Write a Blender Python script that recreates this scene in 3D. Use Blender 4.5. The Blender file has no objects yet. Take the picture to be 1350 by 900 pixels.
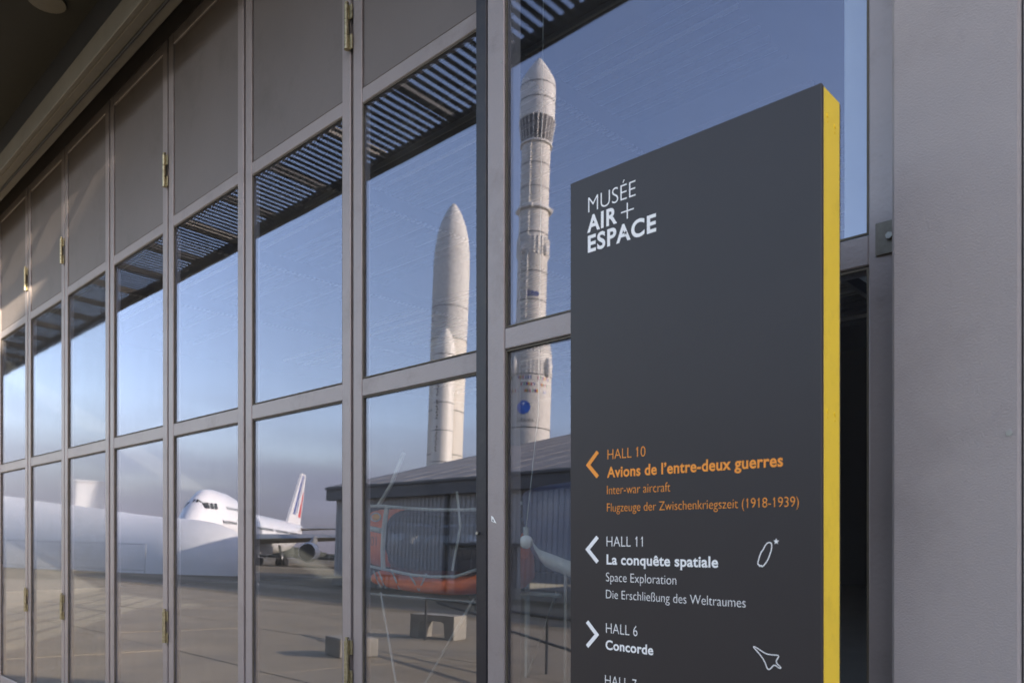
import bpy, math, random
from mathutils import Vector, Matrix
random.seed(7)
S = bpy.context.scene
COL = S.collection
PI = math.pi
rad = math.radians

# ------------------------------------------------------------------ camera
EYE = 1.6
cd = bpy.data.cameras.new('camera')
cam = bpy.data.objects.new('camera', cd)
COL.objects.link(cam)
cam.location = (0, -2.05, EYE)
cam.rotation_euler = (rad(90), 0, rad(43.5))
cd.sensor_width = 36
cd.lens = 36 * 1020 / 1350
cd.shift_y = (707 - 450) / 1350
cd.clip_start = 0.05
cd.clip_end = 6000
cd.dof.use_dof = True
cd.dof.focus_distance = 2.7
cd.dof.aperture_fstop = 5.0
S.camera = cam

# ------------------------------------------------------------------ light
SUN_AZ, SUN_EL = 35, 18.5       # azimuth measured from +x towards -y
sdir = Vector((math.cos(rad(SUN_AZ)) * math.cos(rad(SUN_EL)), -math.sin(rad(SUN_AZ)) * math.cos(rad(SUN_EL)), math.sin(rad(SUN_EL))))
sl = bpy.data.lights.new('sun', 'SUN')
sl.energy = 2.6
sl.angle = rad(0.5)
sl.color = (1.0, 0.86, 0.66)
so = bpy.data.objects.new('sun', sl)
COL.objects.link(so)
so.rotation_euler = sdir.to_track_quat('Z', 'Y').to_euler()
so.location = (20, -20, 30)

w = bpy.data.worlds.new('World')
S.world = w
w.use_nodes = True
nt = w.node_tree
nt.nodes.clear()
sky = nt.nodes.new('ShaderNodeTexSky')
sky.sky_type = 'NISHITA'
sky.sun_disc = False
sky.sun_elevation = rad(SUN_EL)
sky.sun_rotation = rad(90 + SUN_AZ)
sky.air_density = 1.0
sky.dust_density = 0.6
sky.ozone_density = 2.5
bgd = nt.nodes.new('ShaderNodeBackground')
bgd.inputs['Strength'].default_value = 0.15
out = nt.nodes.new('ShaderNodeOutputWorld')
tc = nt.nodes.new('ShaderNodeTexCoord')
sep = nt.nodes.new('ShaderNodeSeparateXYZ')
nt.links.new(tc.outputs['Generated'], sep.inputs[0])
mp = nt.nodes.new('ShaderNodeMapping')
mp.inputs['Scale'].default_value = (3.0, 3.0, 16.0)
nt.links.new(tc.outputs['Generated'], mp.inputs[0])
ns = nt.nodes.new('ShaderNodeTexNoise')
ns.inputs['Scale'].default_value = 1.3
ns.inputs['Detail'].default_value = 5
nt.links.new(mp.outputs[0], ns.inputs['Vector'])
# cloud bank: dense near the horizon, thinning out at about ten degrees
mr = nt.nodes.new('ShaderNodeMapRange')
mr.interpolation_type = 'SMOOTHSTEP'
mr.inputs['From Min'].default_value = 0.06
mr.inputs['From Max'].default_value = 0.21
mr.inputs['To Min'].default_value = 0.9
mr.inputs['To Max'].default_value = 0.0
ad = nt.nodes.new('ShaderNodeMath'); ad.operation = 'MULTIPLY_ADD'
nt.links.new(ns.outputs['Fac'], ad.inputs[0])
ad.inputs[1].default_value = -0.14
nt.links.new(sep.outputs['Z'], ad.inputs[2])
ad2 = nt.nodes.new('ShaderNodeMath'); ad2.operation = 'ADD'
nt.links.new(ad.outputs[0], ad2.inputs[0]); ad2.inputs[1].default_value = 0.07
nt.links.new(ad2.outputs[0], mr.inputs['Value'])
cr = nt.nodes.new('ShaderNodeValToRGB')
cr.color_ramp.elements[0].position = 0.3
cr.color_ramp.elements[0].color = (0.80, 0.80, 0.95, 1)
cr.color_ramp.elements[1].position = 0.7
cr.color_ramp.elements[1].color = (1.25, 1.25, 1.48, 1)
nt.links.new(ns.outputs['Fac'], cr.inputs[0])
mx = nt.nodes.new('ShaderNodeMix'); mx.data_type = 'RGBA'
nt.links.new(mr.outputs[0], mx.inputs[0])
tint = nt.nodes.new('ShaderNodeMix'); tint.data_type = 'RGBA'; tint.blend_type = 'MULTIPLY'
tint.inputs[0].default_value = 1.0
tint.inputs[7].default_value = (1.10, 0.85, 0.70, 1)
nt.links.new(sky.outputs[0], tint.inputs[6])
nt.links.new(tint.outputs[2], mx.inputs[6])
nt.links.new(cr.outputs[0], mx.inputs[7])
nt.links.new(mx.outputs[2], bgd.inputs['Color'])
nt.links.new(bgd.outputs[0], out.inputs['Surface'])

S.view_settings.view_transform = 'Standard'
S.view_settings.look = 'None'
S.view_settings.exposure = 2.42
S.view_settings.gamma = 1
S.view_settings.use_curve_mapping = False
S.render.engine = 'CYCLES'
S.cycles.max_bounces = 12
S.cycles.transparent_max_bounces = 24
S.cycles.glossy_bounces = 6

# ------------------------------------------------------------------ materials
MATS = {}
def mat(name, color, rough=0.6, metal=0.0, var=0.0, vscale=3.0, bump=0.0, bscale=40.0, stretch=(1, 1, 1), spec=0.5, dirt_shade=None, dscale=2.0, damt=0.5, coat=0.0, rvar=0.0):
    """Principled surface with object-space noise for colour variation, stains, painted shade and fine relief."""
    if name in MATS: return MATS[name]
    m = bpy.data.materials.new(name)
    m.use_nodes = True
    t = m.node_tree; N = t.nodes; L = t.links
    b = N['Principled BSDF']
    b.inputs['Roughness'].default_value = rough
    b.inputs['Metallic'].default_value = metal
    b.inputs['Specular IOR Level'].default_value = spec
    b.inputs['Coat Weight'].default_value = coat
    c = (*color, 1)
    b.inputs['Base Color'].default_value = c
    g = N.new('ShaderNodeNewGeometry')
    mpn = N.new('ShaderNodeMapping'); mpn.inputs['Scale'].default_value = stretch
    L.new(g.outputs['Position'], mpn.inputs[0])
    last = None
    if var > 0:
        n = N.new('ShaderNodeTexNoise'); n.inputs['Scale'].default_value = vscale; n.inputs['Detail'].default_value = 6; n.inputs['Roughness'].default_value = 0.6
        L.new(mpn.outputs[0], n.inputs['Vector'])
        r = N.new('ShaderNodeMapRange')
        r.inputs['From Min'].default_value = 0.25; r.inputs['From Max'].default_value = 0.75
        r.inputs['To Min'].default_value = 1 - var; r.inputs['To Max'].default_value = 1 + var
        L.new(n.outputs['Fac'], r.inputs[0])
        mm = N.new('ShaderNodeVectorMath'); mm.operation = 'SCALE'
        mm.inputs[0].default_value = color
        L.new(r.outputs[0], mm.inputs['Scale'])
        last = mm.outputs[0]
        if rvar > 0:
            rr = N.new('ShaderNodeMapRange')
            rr.inputs['From Min'].default_value = 0.25; rr.inputs['From Max'].default_value = 0.75
            rr.inputs['To Min'].default_value = rough - rvar; rr.inputs['To Max'].default_value = rough + rvar
            L.new(n.outputs['Fac'], rr.inputs[0]); L.new(rr.outputs[0], b.inputs['Roughness'])
    if dirt_shade:
        n2 = N.new('ShaderNodeTexNoise'); n2.inputs['Scale'].default_value = dscale; n2.inputs['Detail'].default_value = 8; n2.inputs['Roughness'].default_value = 0.7
        L.new(mpn.outputs[0], n2.inputs['Vector'])
        r2 = N.new('ShaderNodeMapRange')
        r2.inputs['From Min'].default_value = 0.52; r2.inputs['From Max'].default_value = 0.72
        r2.inputs['To Min'].default_value = 0; r2.inputs['To Max'].default_value = damt
        L.new(n2.outputs['Fac'], r2.inputs[0])
        mix = N.new('ShaderNodeMix'); mix.data_type = 'RGBA'
        L.new(r2.outputs[0], mix.inputs[0])
        if last: L.new(last, mix.inputs[6])
        else: mix.inputs[6].default_value = c
        mix.inputs[7].default_value = (*dirt_shade, 1)
        last = mix.outputs[2]
    if last: L.new(last, b.inputs['Base Color'])
    if bump > 0:
        n3 = N.new('ShaderNodeTexNoise'); n3.inputs['Scale'].default_value = bscale; n3.inputs['Detail'].default_value = 4
        L.new(mpn.outputs[0], n3.inputs['Vector'])
        bp = N.new('ShaderNodeBump'); bp.inputs['Strength'].default_value = bump; bp.inputs['Distance'].default_value = 0.01
        L.new(n3.outputs['Fac'], bp.inputs['Height']); L.new(bp.outputs[0], b.inputs['Normal'])
    MATS[name] = m
    return m

def glass_mat(name, rough=0.0, ior=2.25, tint=(0.93, 0.95, 0.945), wave=0.00028, film=0.02, lean=0.0248, coatc=(0.80, 0.81, 1.0)):
    """Solar-control glazing: strong Fresnel mirror over a lightly tinted see-through pane, a film of dust, slightly wavy."""
    m = bpy.data.materials.new(name); m.use_nodes = True
    t = m.node_tree; N = t.nodes; L = t.links; N.clear()
    o = N.new('ShaderNodeOutputMaterial')
    tr = N.new('ShaderNodeBsdfTransparent'); tr.inputs[0].default_value = (*tint, 1)
    gl = N.new('ShaderNodeBsdfGlossy'); gl.inputs['Roughness'].default_value = rough; gl.inputs['Color'].default_value = (*coatc, 1)
    f0 = ((ior - 1) / (ior + 1)) ** 2          # Schlick reflectance, the same for both faces of the pane
    gi = N.new('ShaderNodeNewGeometry'); dt = N.new('ShaderNodeVectorMath'); dt.operation = 'DOT_PRODUCT'
    L.new(gi.outputs['Incoming'], dt.inputs[0]); L.new(gi.outputs['Normal'], dt.inputs[1])
    ab = N.new('ShaderNodeMath'); ab.operation = 'ABSOLUTE'; L.new(dt.outputs['Value'], ab.inputs[0])
    om = N.new('ShaderNodeMath'); om.operation = 'SUBTRACT'; om.inputs[0].default_value = 1; L.new(ab.outputs[0], om.inputs[1])
    pw = N.new('ShaderNodeMath'); pw.operation = 'POWER'; pw.inputs[1].default_value = 5; L.new(om.outputs[0], pw.inputs[0])
    fr = N.new('ShaderNodeMath'); fr.operation = 'MULTIPLY_ADD'; fr.inputs[1].default_value = 1 - f0; fr.inputs[2].default_value = f0
    L.new(pw.outputs[0], fr.inputs[0])
    mi = N.new('ShaderNodeMixShader')
    g = N.new('ShaderNodeNewGeometry')
    mpn = N.new('ShaderNodeMapping'); mpn.inputs['Scale'].default_value = (1, 1, 0.35)
    L.new(g.outputs['Position'], mpn.inputs[0])
    n = N.new('ShaderNodeTexNoise'); n.inputs['Scale'].default_value = 2.2; n.inputs['Detail'].default_value = 1
    L.new(mpn.outputs[0], n.inputs['Vector'])
    bp = N.new('ShaderNodeBump'); bp.inputs['Strength'].default_value = 1.0; bp.inputs['Distance'].default_value = wave
    L.new(n.outputs['Fac'], bp.inputs['Height'])
    # panes stand upright; only the mirror normal is tilted, to lower the reflected scene
    va = N.new('ShaderNodeVectorMath'); va.operation = 'ADD'
    sg_ = N.new('ShaderNodeSeparateXYZ'); L.new(g.outputs['Normal'], sg_.inputs[0])
    lm = N.new('ShaderNodeMath'); lm.operation = 'MULTIPLY'; lm.inputs[1].default_value = -lean; L.new(sg_.outputs['Y'], lm.inputs[0])
    cb = N.new('ShaderNodeCombineXYZ'); L.new(lm.outputs[0], cb.inputs['Z']); L.new(cb.outputs[0], va.inputs[1])
    vn = N.new('ShaderNodeVectorMath'); vn.operation = 'NORMALIZE'
    L.new(bp.outputs[0], va.inputs[0]); L.new(va.outputs[0], vn.inputs[0])
    L.new(vn.outputs[0], gl.inputs['Normal'])
    L.new(fr.outputs[0], mi.inputs[0]); L.new(tr.outputs[0], mi.inputs[1]); L.new(gl.outputs[0], mi.inputs[2])
    df = N.new('ShaderNodeBsdfDiffuse'); df.inputs['Color'].default_value = (0.42, 0.41, 0.38, 1)
    n2 = N.new('ShaderNodeTexNoise'); n2.inputs['Scale'].default_value = 5; n2.inputs['Detail'].default_value = 8; n2.inputs['Roughness'].default_value = 0.75
    mp2 = N.new('ShaderNodeMapping'); mp2.inputs['Scale'].default_value = (1, 1, 0.3)
    L.new(g.outputs['Position'], mp2.inputs[0]); L.new(mp2.outputs[0], n2.inputs['Vector'])
    r2 = N.new('ShaderNodeMapRange')
    r2.inputs['From Min'].default_value = 0.35; r2.inputs['From Max'].default_value = 0.75
    r2.inputs['To Min'].default_value = film * 0.3; r2.inputs['To Max'].default_value = film * 2.2
    L.new(n2.outputs['Fac'], r2.inputs[0])
    mi2 = N.new('ShaderNodeMixShader')
    L.new(r2.outputs[0], mi2.inputs[0]); L.new(mi.outputs[0], mi2.inputs[1]); L.new(df.outputs[0], mi2.inputs[2])
    L.new(mi2.outputs[0], o.inputs['Surface'])
    return m

M_frame = mat('frame_paint', (0.32, 0.28, 0.276), 0.42, 0.25, var=0.09, vscale=2.2, bump=0.12, bscale=90, dirt_shade=(0.13, 0.105, 0.085), dscale=4, damt=0.4, rvar=0.08)
M_panel = mat('panel_paint', (0.17, 0.147, 0.140), 0.5, 0.15, var=0.10, vscale=1.0, bump=0.06, bscale=60, dirt_shade=(0.10, 0.085, 0.075), dscale=2.2, damt=0.45)
M_seal = mat('black_rubber', (0.012, 0.012, 0.014), 0.6)
M_bead = mat('glazing_putty', (0.10, 0.085, 0.06), 0.7, var=0.3, vscale=20)
M_post = mat('black_post_paint', (0.018, 0.017, 0.024), 0.4, var=0.15, vscale=8, bump=0.05, bscale=80, dirt_shade=(0.06, 0.055, 0.05), dscale=9, damt=0.4)
M_brass = mat('hinge_brass', (0.40, 0.355, 0.23), 0.42, 0.85, var=0.3, vscale=60, dirt_shade=(0.09, 0.06, 0.03), dscale=40, damt=0.8)
M_steel = mat('dull_steel', (0.35, 0.34, 0.31), 0.4, 0.9, var=0.15, vscale=30)
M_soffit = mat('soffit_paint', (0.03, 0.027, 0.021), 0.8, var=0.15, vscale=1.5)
M_beam = mat('track_beam_paint', (0.15, 0.13, 0.095), 0.55, var=0.14, vscale=2, dirt_shade=(0.1, 0.08, 0.05), dscale=7, damt=0.5)
M_dark = mat('dark_steel', (0.035, 0.034, 0.034), 0.6, 0.2, var=0.2, vscale=3)
M_mesh = mat('canopy_mesh', (0.06, 0.06, 0.062), 0.5, 0.5, var=0.1)
M_pillar = mat('pillar_render', (0.37, 0.332, 0.328), 0.75, var=0.07, vscale=2.0, bump=0.22, bscale=260, dirt_shade=(0.20, 0.175, 0.17), dscale=1.7, damt=0.35)
M_sign = mat('sign_charcoal', (0.030, 0.0248, 0.0258), 0.44, var=0.06, vscale=4, bump=0.02, bscale=300, spec=0.5)
M_yellow = mat('sign_yellow', (0.98, 0.69, 0.045), 0.42, var=0.05, vscale=6, dirt_shade=(0.5, 0.33, 0.02), dscale=18, damt=0.25)
M_white = mat('white_vinyl', (0.93, 0.92, 0.90), 0.5)
M_orange = mat('orange_vinyl', (0.95, 0.34, 0.04), 0.5)
M_asph = mat('apron_asphalt', (0.17, 0.128, 0.062), 0.85, var=0.25, vscale=0.5, bump=0.5, bscale=18, dirt_shade=(0.09, 0.075, 0.055), dscale=0.42, damt=0.95, stretch=(0.5, 1.3, 1))  # long shadow streaks painted in along with the stains
M_conc = mat('concrete', (0.30, 0.275, 0.22), 0.85, var=0.18, vscale=1.5, bump=0.3, bscale=25, dirt_shade=(0.12, 0.11, 0.09), dscale=1.6, damt=0.6)
M_slab = mat('slab_concrete', (0.27, 0.215, 0.13), 0.85, var=0.2, vscale=0.8, bump=0.3, bscale=25, dirt_shade=(0.15, 0.13, 0.10), dscale=0.9, damt=0.7)
M_tar = mat('tar_joint', (0.025, 0.022, 0.02), 0.7)
M_corr = mat('shed_cladding', (0.46, 0.44, 0.40), 0.55, var=0.12, vscale=0.6, dirt_shade=(0.25, 0.22, 0.18), dscale=0.6, damt=0.5)
M_gutter = mat('gutter_grey', (0.13, 0.12, 0.11), 0.6, var=0.2, vscale=1)
M_roof = mat('shed_roof', (0.34, 0.31, 0.265), 0.6, var=0.25, vscale=0.3, stretch=(1, 3, 3), dirt_shade=(0.10, 0.09, 0.07), dscale=0.4, damt=0.6)
M_wht = mat('aircraft_white', (0.78, 0.77, 0.74), 0.35, var=0.05, vscale=0.5, coat=0.3)
M_alu = mat('aircraft_grey', (0.32, 0.32, 0.31), 0.4, 0.4, var=0.1, vscale=0.5)
M_ink = mat('dark_glass', (0.02, 0.022, 0.025), 0.15)
M_blue = mat('livery_blue', (0.02, 0.055, 0.25), 0.4)
M_red = mat('livery_red', (0.55, 0.03, 0.03), 0.4)
M_tyre = mat('tyre', (0.02, 0.02, 0.02), 0.8)
M_roc = mat('rocket_paint', (0.74, 0.69, 0.57), 0.6, var=0.08, vscale=0.6, dirt_shade=(0.48, 0.44, 0.36), dscale=0.9, damt=0.3, stretch=(1, 1, .25))
M_rocw = mat('rocket_white', (0.79, 0.75, 0.64), 0.5, var=0.05, vscale=0.5)
M_rocd = mat('rocket_dark_line', (0.12, 0.11, 0.10), 0.6)
M_fair = mat('peeling_fairing', (0.66, 0.64, 0.57), 0.75, var=0.22, vscale=4, dirt_shade=(0.34, 0.31, 0.26), dscale=1.9, damt=0.75, bump=0.5, bscale=6)
M_mem = mat('tent_membrane', (0.74, 0.73, 0.68), 0.6, var=0.05, vscale=0.3, dirt_shade=(0.5, 0.48, 0.4), dscale=0.3, damt=0.3)
M_gal = mat('galvanised', (0.40, 0.40, 0.38), 0.45, 0.7, var=0.1)
M_tree = mat('distant_leaves', (0.05, 0.055, 0.04), 0.9, var=0.4, vscale=0.15)
M_hor = mat('cockpit_orange', (0.85, 0.17, 0.03), 0.5, var=0.08, vscale=3)
M_hfr = mat('cockpit_pale_frame', (0.43, 0.46, 0.44), 0.5, var=0.15, vscale=8)
M_win = mat('amber_window', (0.80, 0.38, 0.05), 0.3)
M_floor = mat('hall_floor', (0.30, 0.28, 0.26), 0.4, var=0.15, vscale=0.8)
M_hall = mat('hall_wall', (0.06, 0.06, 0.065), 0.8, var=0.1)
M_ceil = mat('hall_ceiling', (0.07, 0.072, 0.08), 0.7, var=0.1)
M_rib = mat('ceiling_rib', (0.30, 0.31, 0.33), 0.4, 0.4)
M_rib2 = mat('bright_rib', (0.7, 0.72, 0.75), 0.3, 0.5)
M_navy = mat('boat_navy', (0.035, 0.055, 0.14), 0.35)
M_pale = mat('inner_pale_panel', (0.55, 0.60, 0.66), 0.7, var=0.05)
M_globe = mat('opal_globe', (0.85, 0.83, 0.76), 0.2)
M_board = mat('dark_board', (0.05, 0.035, 0.03), 0.6, var=0.3, vscale=6)
M_glass = glass_mat('coated_glass', 0.0)
M_glassn = glass_mat('near_door_glass', 0.0, coatc=(0.66, 0.67, 0.86))
M_glassd = glass_mat('dusty_dimmed_glass', 0.035, coatc=(0.66, 0.67, 0.80), film=0.04)  # rougher, with the coating darkened to dim the reflected sky
M_dark_bub = glass_mat('dark_bubble_glass', 0.02, ior=1.6, tint=(0.3, 0.32, 0.33), wave=0.0, lean=0.0)
M_bub = glass_mat('bubble_glass', 0.02, ior=1.6, tint=(0.9, 0.93, 0.93), wave=0.0, lean=0.0)

# ------------------------------------------------------------------ mesh helpers
class MB:
    """Collects shapes into one mesh."""
    def __init__(s): s.v = []; s.f = []; s.sm = []
    def add(s, vs, fs, smooth=False):
        o = len(s.v); s.v += [tuple(v) for v in vs]
        s.f += [tuple(i + o for i in f) for f in fs]; s.sm += [smooth] * len(fs)
        return s
    def box(s, x0, x1, y0, y1, z0, z1):
        return s.add([(x0, y0, z0), (x1, y0, z0), (x1, y1, z0), (x0, y1, z0), (x0, y0, z1), (x1, y0, z1), (x1, y1, z1), (x0, y1, z1)],
                     [(0, 3, 2, 1), (4, 5, 6, 7), (0, 1, 5, 4), (1, 2, 6, 5), (2, 3, 7, 6), (3, 0, 4, 7)])
    def bbox(s, x0, x1, y0, y1, z0, z1, b=0.003):
        """box with chamfered edges"""
        vs = []; X = (x0, x1); Y = (y0, y1); Z = (z0, z1)
        idx = {}
        for i in (0, 1):
            for j in (0, 1):
                for k in (0, 1):
                    sx = b if i == 0 else -b; sy = b if j == 0 else -b; sz = b if k == 0 else -b
                    for a, p in enumerate(((X[i], Y[j] + sy, Z[k] + sz), (X[i] + sx, Y[j], Z[k] + sz), (X[i] + sx, Y[j] + sy, Z[k]))):
                        idx[(i, j, k, a)] = len(vs); vs.append(p)
        g = lambda i, j, k, a: idx[(i, j, k, a)]
        fs = [(g(0, 0, 0, 0), g(0, 0, 1, 0), g(0, 1, 1, 0), g(0, 1, 0, 0)), (g(1, 0, 0, 0), g(1, 1, 0, 0), g(1, 1, 1, 0), g(1, 0, 1, 0)),
              (g(0, 0, 0, 1), g(1, 0, 0, 1), g(1, 0, 1, 1), g(0, 0, 1, 1)), (g(0, 1, 0, 1), g(0, 1, 1, 1), g(1, 1, 1, 1), g(1, 1, 0, 1)),
              (g(0, 0, 0, 2), g(0, 1, 0, 2), g(1, 1, 0, 2), g(1, 0, 0, 2)), (g(0, 0, 1, 2), g(1, 0, 1, 2), g(1, 1, 1, 2), g(0, 1, 1, 2))]
        for i in (0, 1):
            for j in (0, 1): fs.append((g(i, j, 0, 0), g(i, j, 0, 1), g(i, j, 1, 1), g(i, j, 1, 0)))
            for k in (0, 1): fs.append((g(i, 0, k, 0), g(i, 0, k, 2), g(i, 1, k, 2), g(i, 1, k, 0)))
            for j in (0, 1): fs.append((g(0, i, j, 1), g(0, i, j, 2), g(1, i, j, 2), g(1, i, j, 1)))
            for j in (0, 1):
                for k in (0, 1): fs.append((g(i, j, k, 0), g(i, j, k, 1), g(i, j, k, 2)))
        return s.add(vs, fs)
    def tube(s, a, b, r, r2=None, n=10, cap=True):
        a = Vector(a); b = Vector(b); r2 = r if r2 is None else r2
        d = (b - a).normalized(); u = d.orthogonal().normalized(); v = d.cross(u)
        vs = []
        for p, q in ((a, r), (b, r2)):
            for i in range(n):
                t = 2 * PI * i / n; vs.append(p + (u * math.cos(t) + v * math.sin(t)) * q)
        s.add(vs, [(i, (i + 1) % n, n + (i + 1) % n, n + i) for i in range(n)], True)
        if cap: s.add(vs, [tuple(range(n - 1, -1, -1)), tuple(range(n, 2 * n))])
        return s
    def path(s, pts, r, n=8):
        for a, b in zip(pts[:-1], pts[1:]): s.tube(a, b, r, n=n)
        return s
    def lathe(s, prof, n=32, ax=(0, 0), smooth=True):
        """prof: list of (r, z)"""
        vs = []
        for r, z in prof:
            for i in range(n):
                t = 2 * PI * i / n; vs.append((ax[0] + r * math.cos(t), ax[1] + r * math.sin(t), z))
        fs = []
        for k in range(len(prof) - 1):
            for i in range(n): fs.append((k * n + i, k * n + (i + 1) % n, (k + 1) * n + (i + 1) % n, (k + 1) * n + i))
        s.add(vs, fs, smooth)
        return s
    def loft(s, rings, smooth=True, cap=True):
        n = len(rings[0]); vs = [p for r in rings for p in r]; fs = []
        for k in range(len(rings) - 1):
            for i in range(n): fs.append((k * n + i, k * n + (i + 1) % n, (k + 1) * n + (i + 1) % n, (k + 1) * n + i))
        s.add(vs, fs, smooth)
        if cap: s.add(vs, [tuple(range(n - 1, -1, -1)), tuple(range((len(rings) - 1) * n, len(rings) * n))])
        return s
    def prism(s, pts, a, b):
        """polygon pts (3D) extruded by moving from offset a to offset b"""
        n = len(pts); a = Vector(a); b = Vector(b)
        vs = [Vector(p) + a for p in pts] + [Vector(p) + b for p in pts]
        return s.add(vs, [tuple(range(n - 1, -1, -1)), tuple(range(n, 2 * n))] + [(i, (i + 1) % n, n + (i + 1) % n, n + i) for i in range(n)])
    def sphere(s, c, r, n=16, m=10, sc=(1, 1, 1)):
        rings = []
        for k in range(1, m):
            t = PI * k / m
            rings.append([(c[0] + r * sc[0] * math.sin(t) * math.cos(2 * PI * i / n), c[1] + r * sc[1] * math.sin(t) * math.sin(2 * PI * i / n), c[2] - r * sc[2] * math.cos(t)) for i in range(n)])
        return s.loft(rings)
    def mesh(s, name, m):
        me = bpy.data.meshes.new(name)
        me.from_pydata(s.v, [], s.f)
        me.polygons.foreach_set('use_smooth', s.sm)
        me.materials.append(m)
        me.validate(); me.update()
        return me
    def build(s, name, m, parent=None):
        return link(name, s.mesh(name, m), parent)

def link(name, me, parent=None):
    o = bpy.data.objects.new(name, me); COL.objects.link(o)
    if parent: o.parent = parent
    return o
def tag(o, label=None, cat=None, group=None, kind=None):
    if label: o['label'] = label
    if cat: o['category'] = cat
    if group: o['group'] = group
    if kind: o['kind'] = kind
    return o
def thing(name, label, cat, loc=(0, 0, 0), rz=0, group=None):
    o = bpy.data.objects.new(name, None); COL.objects.link(o)
    o.location = loc; o.rotation_euler = (0, 0, rz); o.empty_display_size = 0.2
    return tag(o, label, cat, group)
def box(name, m, p, *a): return MB().box(*a).build(name, m, p)
def bbx(name, m, p, *a, b=0.003): return MB().bbox(*a, b=b).build(name, m, p)
def dup(root, loc=None, label=None, rz=None):
    r = root.copy(); COL.objects.link(r)
    if loc is not None: r.location = loc
    if rz is not None: r.rotation_euler = (0, 0, rz)
    if label: r['label'] = label
    for ch in list(root.children):
        c = ch.copy(); COL.objects.link(c); c.parent = r
        for g in list(ch.children):
            d = g.copy(); COL.objects.link(d); d.parent = c
    return r

# ------------------------------------------------------------------ setting: ground
tag(box('apron', M_asph, None, -900, 700, -900, 0.0, -0.3, 0.0), kind='structure')
ter = tag(bpy.data.objects.new('terrace', None), kind='structure'); COL.objects.link(ter)
# concrete slabs in front of the doors, each laid with a joint
for i in range(-14, 3):
    for j in range(0, 4):
        if random.random() < 0.0: continue
        d = 0.004 + random.random() * 0.006
        sc_ = bbx('slab', M_slab, ter, i * 3.0 + 0.012, i * 3.0 + 2.988, -3.0 * (j + 1) + 0.012, -3.0 * j - 0.012, -0.1, d, b=0.004)
# bitumen joints further out on the apron
j = MB()
for k in range(-9, 9):
    y = -14 - abs(k) * 0
jt = MB()
for k in range(14):
    y = -13.5 - k * 6.0
    x = -120.0
    yy = y
    while x < 30:
        x2 = x + 2.0; y2 = y + random.uniform(-0.12, 0.12)
        jt.add([(x, yy - 0.04, 0.005), (x2, y2 - 0.04, 0.005), (x2, y2 + 0.04, 0.005), (x, yy + 0.04, 0.005)], [(0, 1, 2, 3)])
        x = x2; yy = y2
for k in range(20):
    x = 10 - k * 7.5
    y = -12.5; xx = x
    while y > -95:
        y2 = y - 2.0; x2 = x + random.uniform(-0.12, 0.12)
        jt.add([(xx - 0.04, y, 0.009), (x2 - 0.04, y2, 0.009), (x2 + 0.04, y2, 0.009), (xx + 0.04, y, 0.009)], [(0, 1, 2, 3)])
        y = y2; xx = x2
tag(jt.build('tar_joints', M_tar), kind='structure')
# lighter strips across the apron
for k, (x0, x1, y0, y1) in enumerate(((-70, 12, -19.5, -17.0), (-120, -38, -33, -29.5), (-60, 10, -14.2, -12.9), (-140, -38, -62, -52))):
    tag(box('apron_strip', M_slab, None, x0, x1, y0, y1, -0.05, 0.0025), kind='structure')

# ------------------------------------------------------------------ museum hall (the building whose doors fill the picture)
HX0, HX1, HY1, HZ = -26.0, 3.0, 24.0, 7.7
hall = thing('museum_hall', 'dark exhibition hall behind the long run of glazed folding doors', 'building')
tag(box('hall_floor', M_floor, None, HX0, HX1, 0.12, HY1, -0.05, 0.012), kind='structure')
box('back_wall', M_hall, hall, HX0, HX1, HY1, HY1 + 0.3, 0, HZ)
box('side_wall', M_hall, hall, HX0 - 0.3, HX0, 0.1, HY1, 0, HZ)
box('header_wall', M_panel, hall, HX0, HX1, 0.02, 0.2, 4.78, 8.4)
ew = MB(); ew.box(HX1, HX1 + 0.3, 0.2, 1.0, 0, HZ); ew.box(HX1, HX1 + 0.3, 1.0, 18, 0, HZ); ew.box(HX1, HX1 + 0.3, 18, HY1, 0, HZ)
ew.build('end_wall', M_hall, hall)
# roof with rooflight strip by the doors, unseen, added to brighten the hall
rf = MB()
rf.box(HX0, -3.4, 2.4, 12.0, HZ, HZ + 0.3); rf.box(-3.4, HX1, 4.5, 12.0, HZ, HZ + 0.3)
box('added_rooflight', M_bub, hall, HX0, -3.4, 0.2, 2.4, HZ + .1, HZ + .12); rf.box(HX0, HX1, 19.5, HY1, HZ, HZ + 0.3)
rf.box(HX0, HX1, 12.0, 19.5, HZ, HZ + 0.3)
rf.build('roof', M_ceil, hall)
for k in range(64):
    y = 4.3 + k * 0.26
    hh = 0.035 + (0.03 if k % 5 == 0 else 0)
    o = MB().box(random.choice((-24, -24, -19, -12.5)), -4.2 - random.choice((0, 0, 0, 0, 2.6, 5)), y, y + 0.02 + 0.02 * (k % 3 == 0), HZ - hh - 0.04, HZ - 0.02).build('ceiling_rib', random.choice((M_ceil, M_ceil, M_rib, M_rib2)), hall)
for bx_ in (-6.6, -11.0, -15.1, -19.2):
    box('ceiling_beam', M_ceil, hall, bx_ - 0.05, bx_ + 0.05, 0.4, 21, HZ - 0.34, HZ - 0.085)
    dm = MB()
    for q in range(150):
        y = 2 + q * 0.12
        dm.box(bx_ - 0.056, bx_ + 0.056, y, y + 0.05, HZ - 0.362, HZ - 0.342)
    tag(dm.build('beam_studs', M_rib, hall), kind='stuff')
for k in range(3):
    box('hall_column', M_hall, hall, -24 + k * 8.4, -23.7 + k * 8.4, 21.2, 21.5, 0.012, HZ)

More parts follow.
